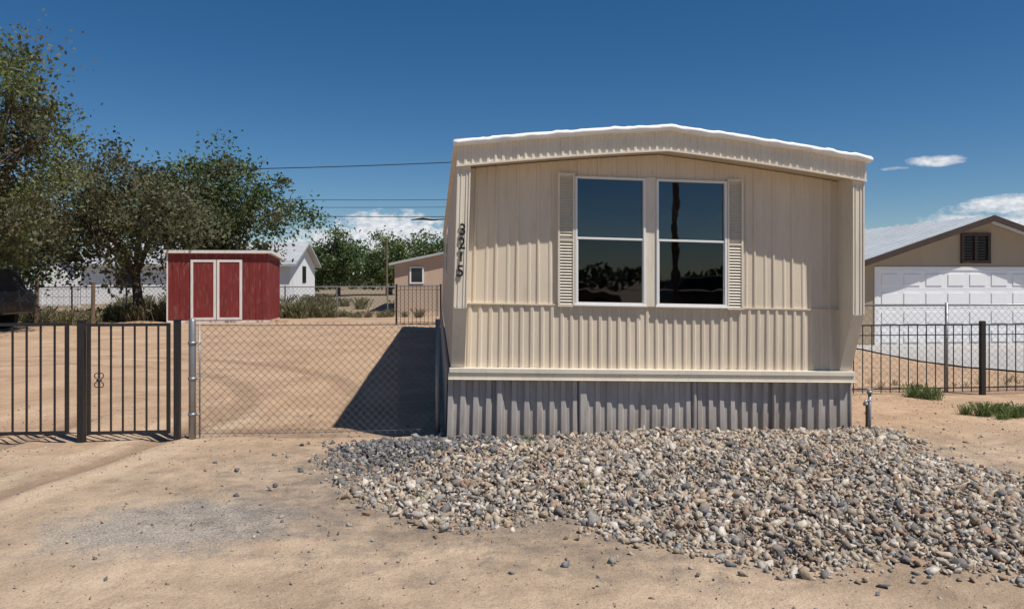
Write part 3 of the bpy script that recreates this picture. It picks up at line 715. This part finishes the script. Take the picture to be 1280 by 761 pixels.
WG=[(.15,.22,.07),(.19,.25,.09),(.12,.17,.06)]; WD=[(.26,.23,.13),(.18,.18,.09),(.15,.165,.075),(.30,.25,.15)]
weeds('weed_patch',6.45,7.85,.38,.2,1100,.16,WG,21,9)
weeds('weed_patch',6.35,9.1,.1,.1,350,.22,WG,3,3)
weeds('weed_patch',.9,5.9,1.2,.9,200,.09,WG,4,9)
weeds('weed_patch',.75,7.0,.15,.1,90,.09,WG,5,3)
weeds('weed_patch',-5.6,29.3,1.3,.4,3000,.6,WD[:3],6,12)
weeds('weed_patch',-3,29.6,2.5,.4,1800,.35,WD,7,18)
weeds('weed_patch',-10.6,28.4,1.0,.6,2500,.7,WD,8,14)
weeds('weed_patch',-16,27,4.5,1.5,5000,.6,WD,9,34)
weeds('weed_patch',-7,40,9,4,5000,.7,WD,10,50)
weeds('weed_patch',-8.3,26.7,3,.15,600,.12,WD,11,26)
weeds('weed_patch',8,10.2,3,.3,600,.12,WD,12,26)

# ---------------------------------------------------------------- world
sd_=Vector((.44,-.36,1)).normalized(); elev=math.asin(sd_.z); az=math.atan2(sd_.x,sd_.y)
w=bpy.data.worlds.new('World'); scene.world=w; w.use_nodes=True; nt=w.node_tree; bg=nt.nodes['Background']
sky=N(nt,'ShaderNodeTexSky',sky_type='NISHITA'); sky.sun_disc=False; sky.sun_elevation=elev; sky.sun_rotation=az
sky.altitude=1200; sky.air_density=.95; sky.dust_density=.1; sky.ozone_density=3.2
tc=N(nt,'ShaderNodeTexCoord'); sep=N(nt,'ShaderNodeSeparateXYZ'); nt.links.new(tc.outputs['Generated'],sep.inputs[0])
A=math_(nt,'ARCTAN2',sep.outputs[0],sep.outputs[1]); E=math_(nt,'ARCSINE',sep.outputs[2])
A=math_(nt,'MULTIPLY',A,57.2958); E=math_(nt,'MULTIPLY',E,57.2958)
cmb=N(nt,'ShaderNodeCombineXYZ'); nt.links.new(A,cmb.inputs[0]); nt.links.new(math_(nt,'MULTIPLY',E,2.0),cmb.inputs[1])
nz=noise(nt,cmb.outputs[0],.55,7,.62); nz2=noise(nt,cmb.outputs[0],1.6,4,.6)
def cloud(a0,e0,wa,we,k,lo,hi):
    dx=math_(nt,'DIVIDE',math_(nt,'SUBTRACT',A,a0),wa); dy=math_(nt,'DIVIDE',math_(nt,'SUBTRACT',E,e0),we)
    r2=math_(nt,'ADD',math_(nt,'MULTIPLY',dx,dx),math_(nt,'MULTIPLY',dy,dy))
    v=math_(nt,'ADD',math_(nt,'SUBTRACT',1.0,r2),math_(nt,'MULTIPLY',math_(nt,'SUBTRACT',nz,.5),k))
    mr=N(nt,'ShaderNodeMapRange'); mr.inputs[1].default_value=lo; mr.inputs[2].default_value=hi; nt.links.new(v,mr.inputs[0]); return mr.outputs[0]
cl=[cloud(-3.6,3.3,5.0,1.9,3.2,.1,.6),cloud(-8.5,2.7,4,1.2,3,.2,1.0),cloud(35.6,7.75,2.2,.42,2.2,.1,.9),cloud(33.3,7.4,1.2,.2,3,.4,1.4),cloud(40.5,4.5,4.5,.8,3,.05,.8),cloud(39,3.5,6,.8,3,.2,1.1)]
tot=cl[0]
for c_ in cl[1:]: tot=math_(nt,'MAXIMUM',tot,c_)
hsv=N(nt,'ShaderNodeHueSaturation'); hsv.inputs['Saturation'].default_value=1.3; hsv.inputs['Value'].default_value=1.0; nt.links.new(sky.outputs[0],hsv.inputs['Color'])
ccol=ramp(nt,nz2,[(.3,(7.2,7.7,8.7)),(.6,(11.8,11.9,12.1))])
fin=mix(nt,math_(nt,'MULTIPLY',tot,.92),hsv.outputs[0],ccol)
nt.links.new(fin,bg.inputs[0]); bg.inputs[1].default_value=.074
su=bpy.data.lights.new('sun','SUN'); su.energy=5.0; su.angle=math.radians(.5); su.color=(1,.955,.89)
so=bpy.data.objects.new('sun',su); so.rotation_euler=(-sd_).to_track_quat('-Z','Y').to_euler(); so.location=(20,-15,40); scene.collection.objects.link(so)

# ---------------------------------------------------------------- camera
cam=bpy.data.cameras.new('camera'); cam.lens=26; cam.sensor_width=36; cam.shift_y=-.027; cam.clip_end=3000; cam.clip_start=.05
co=bpy.data.objects.new('camera',cam); co.location=(0,0,1.6); co.rotation_euler=(math.radians(90),0,-math.radians(5.74)); scene.collection.objects.link(co)
scene.camera=co
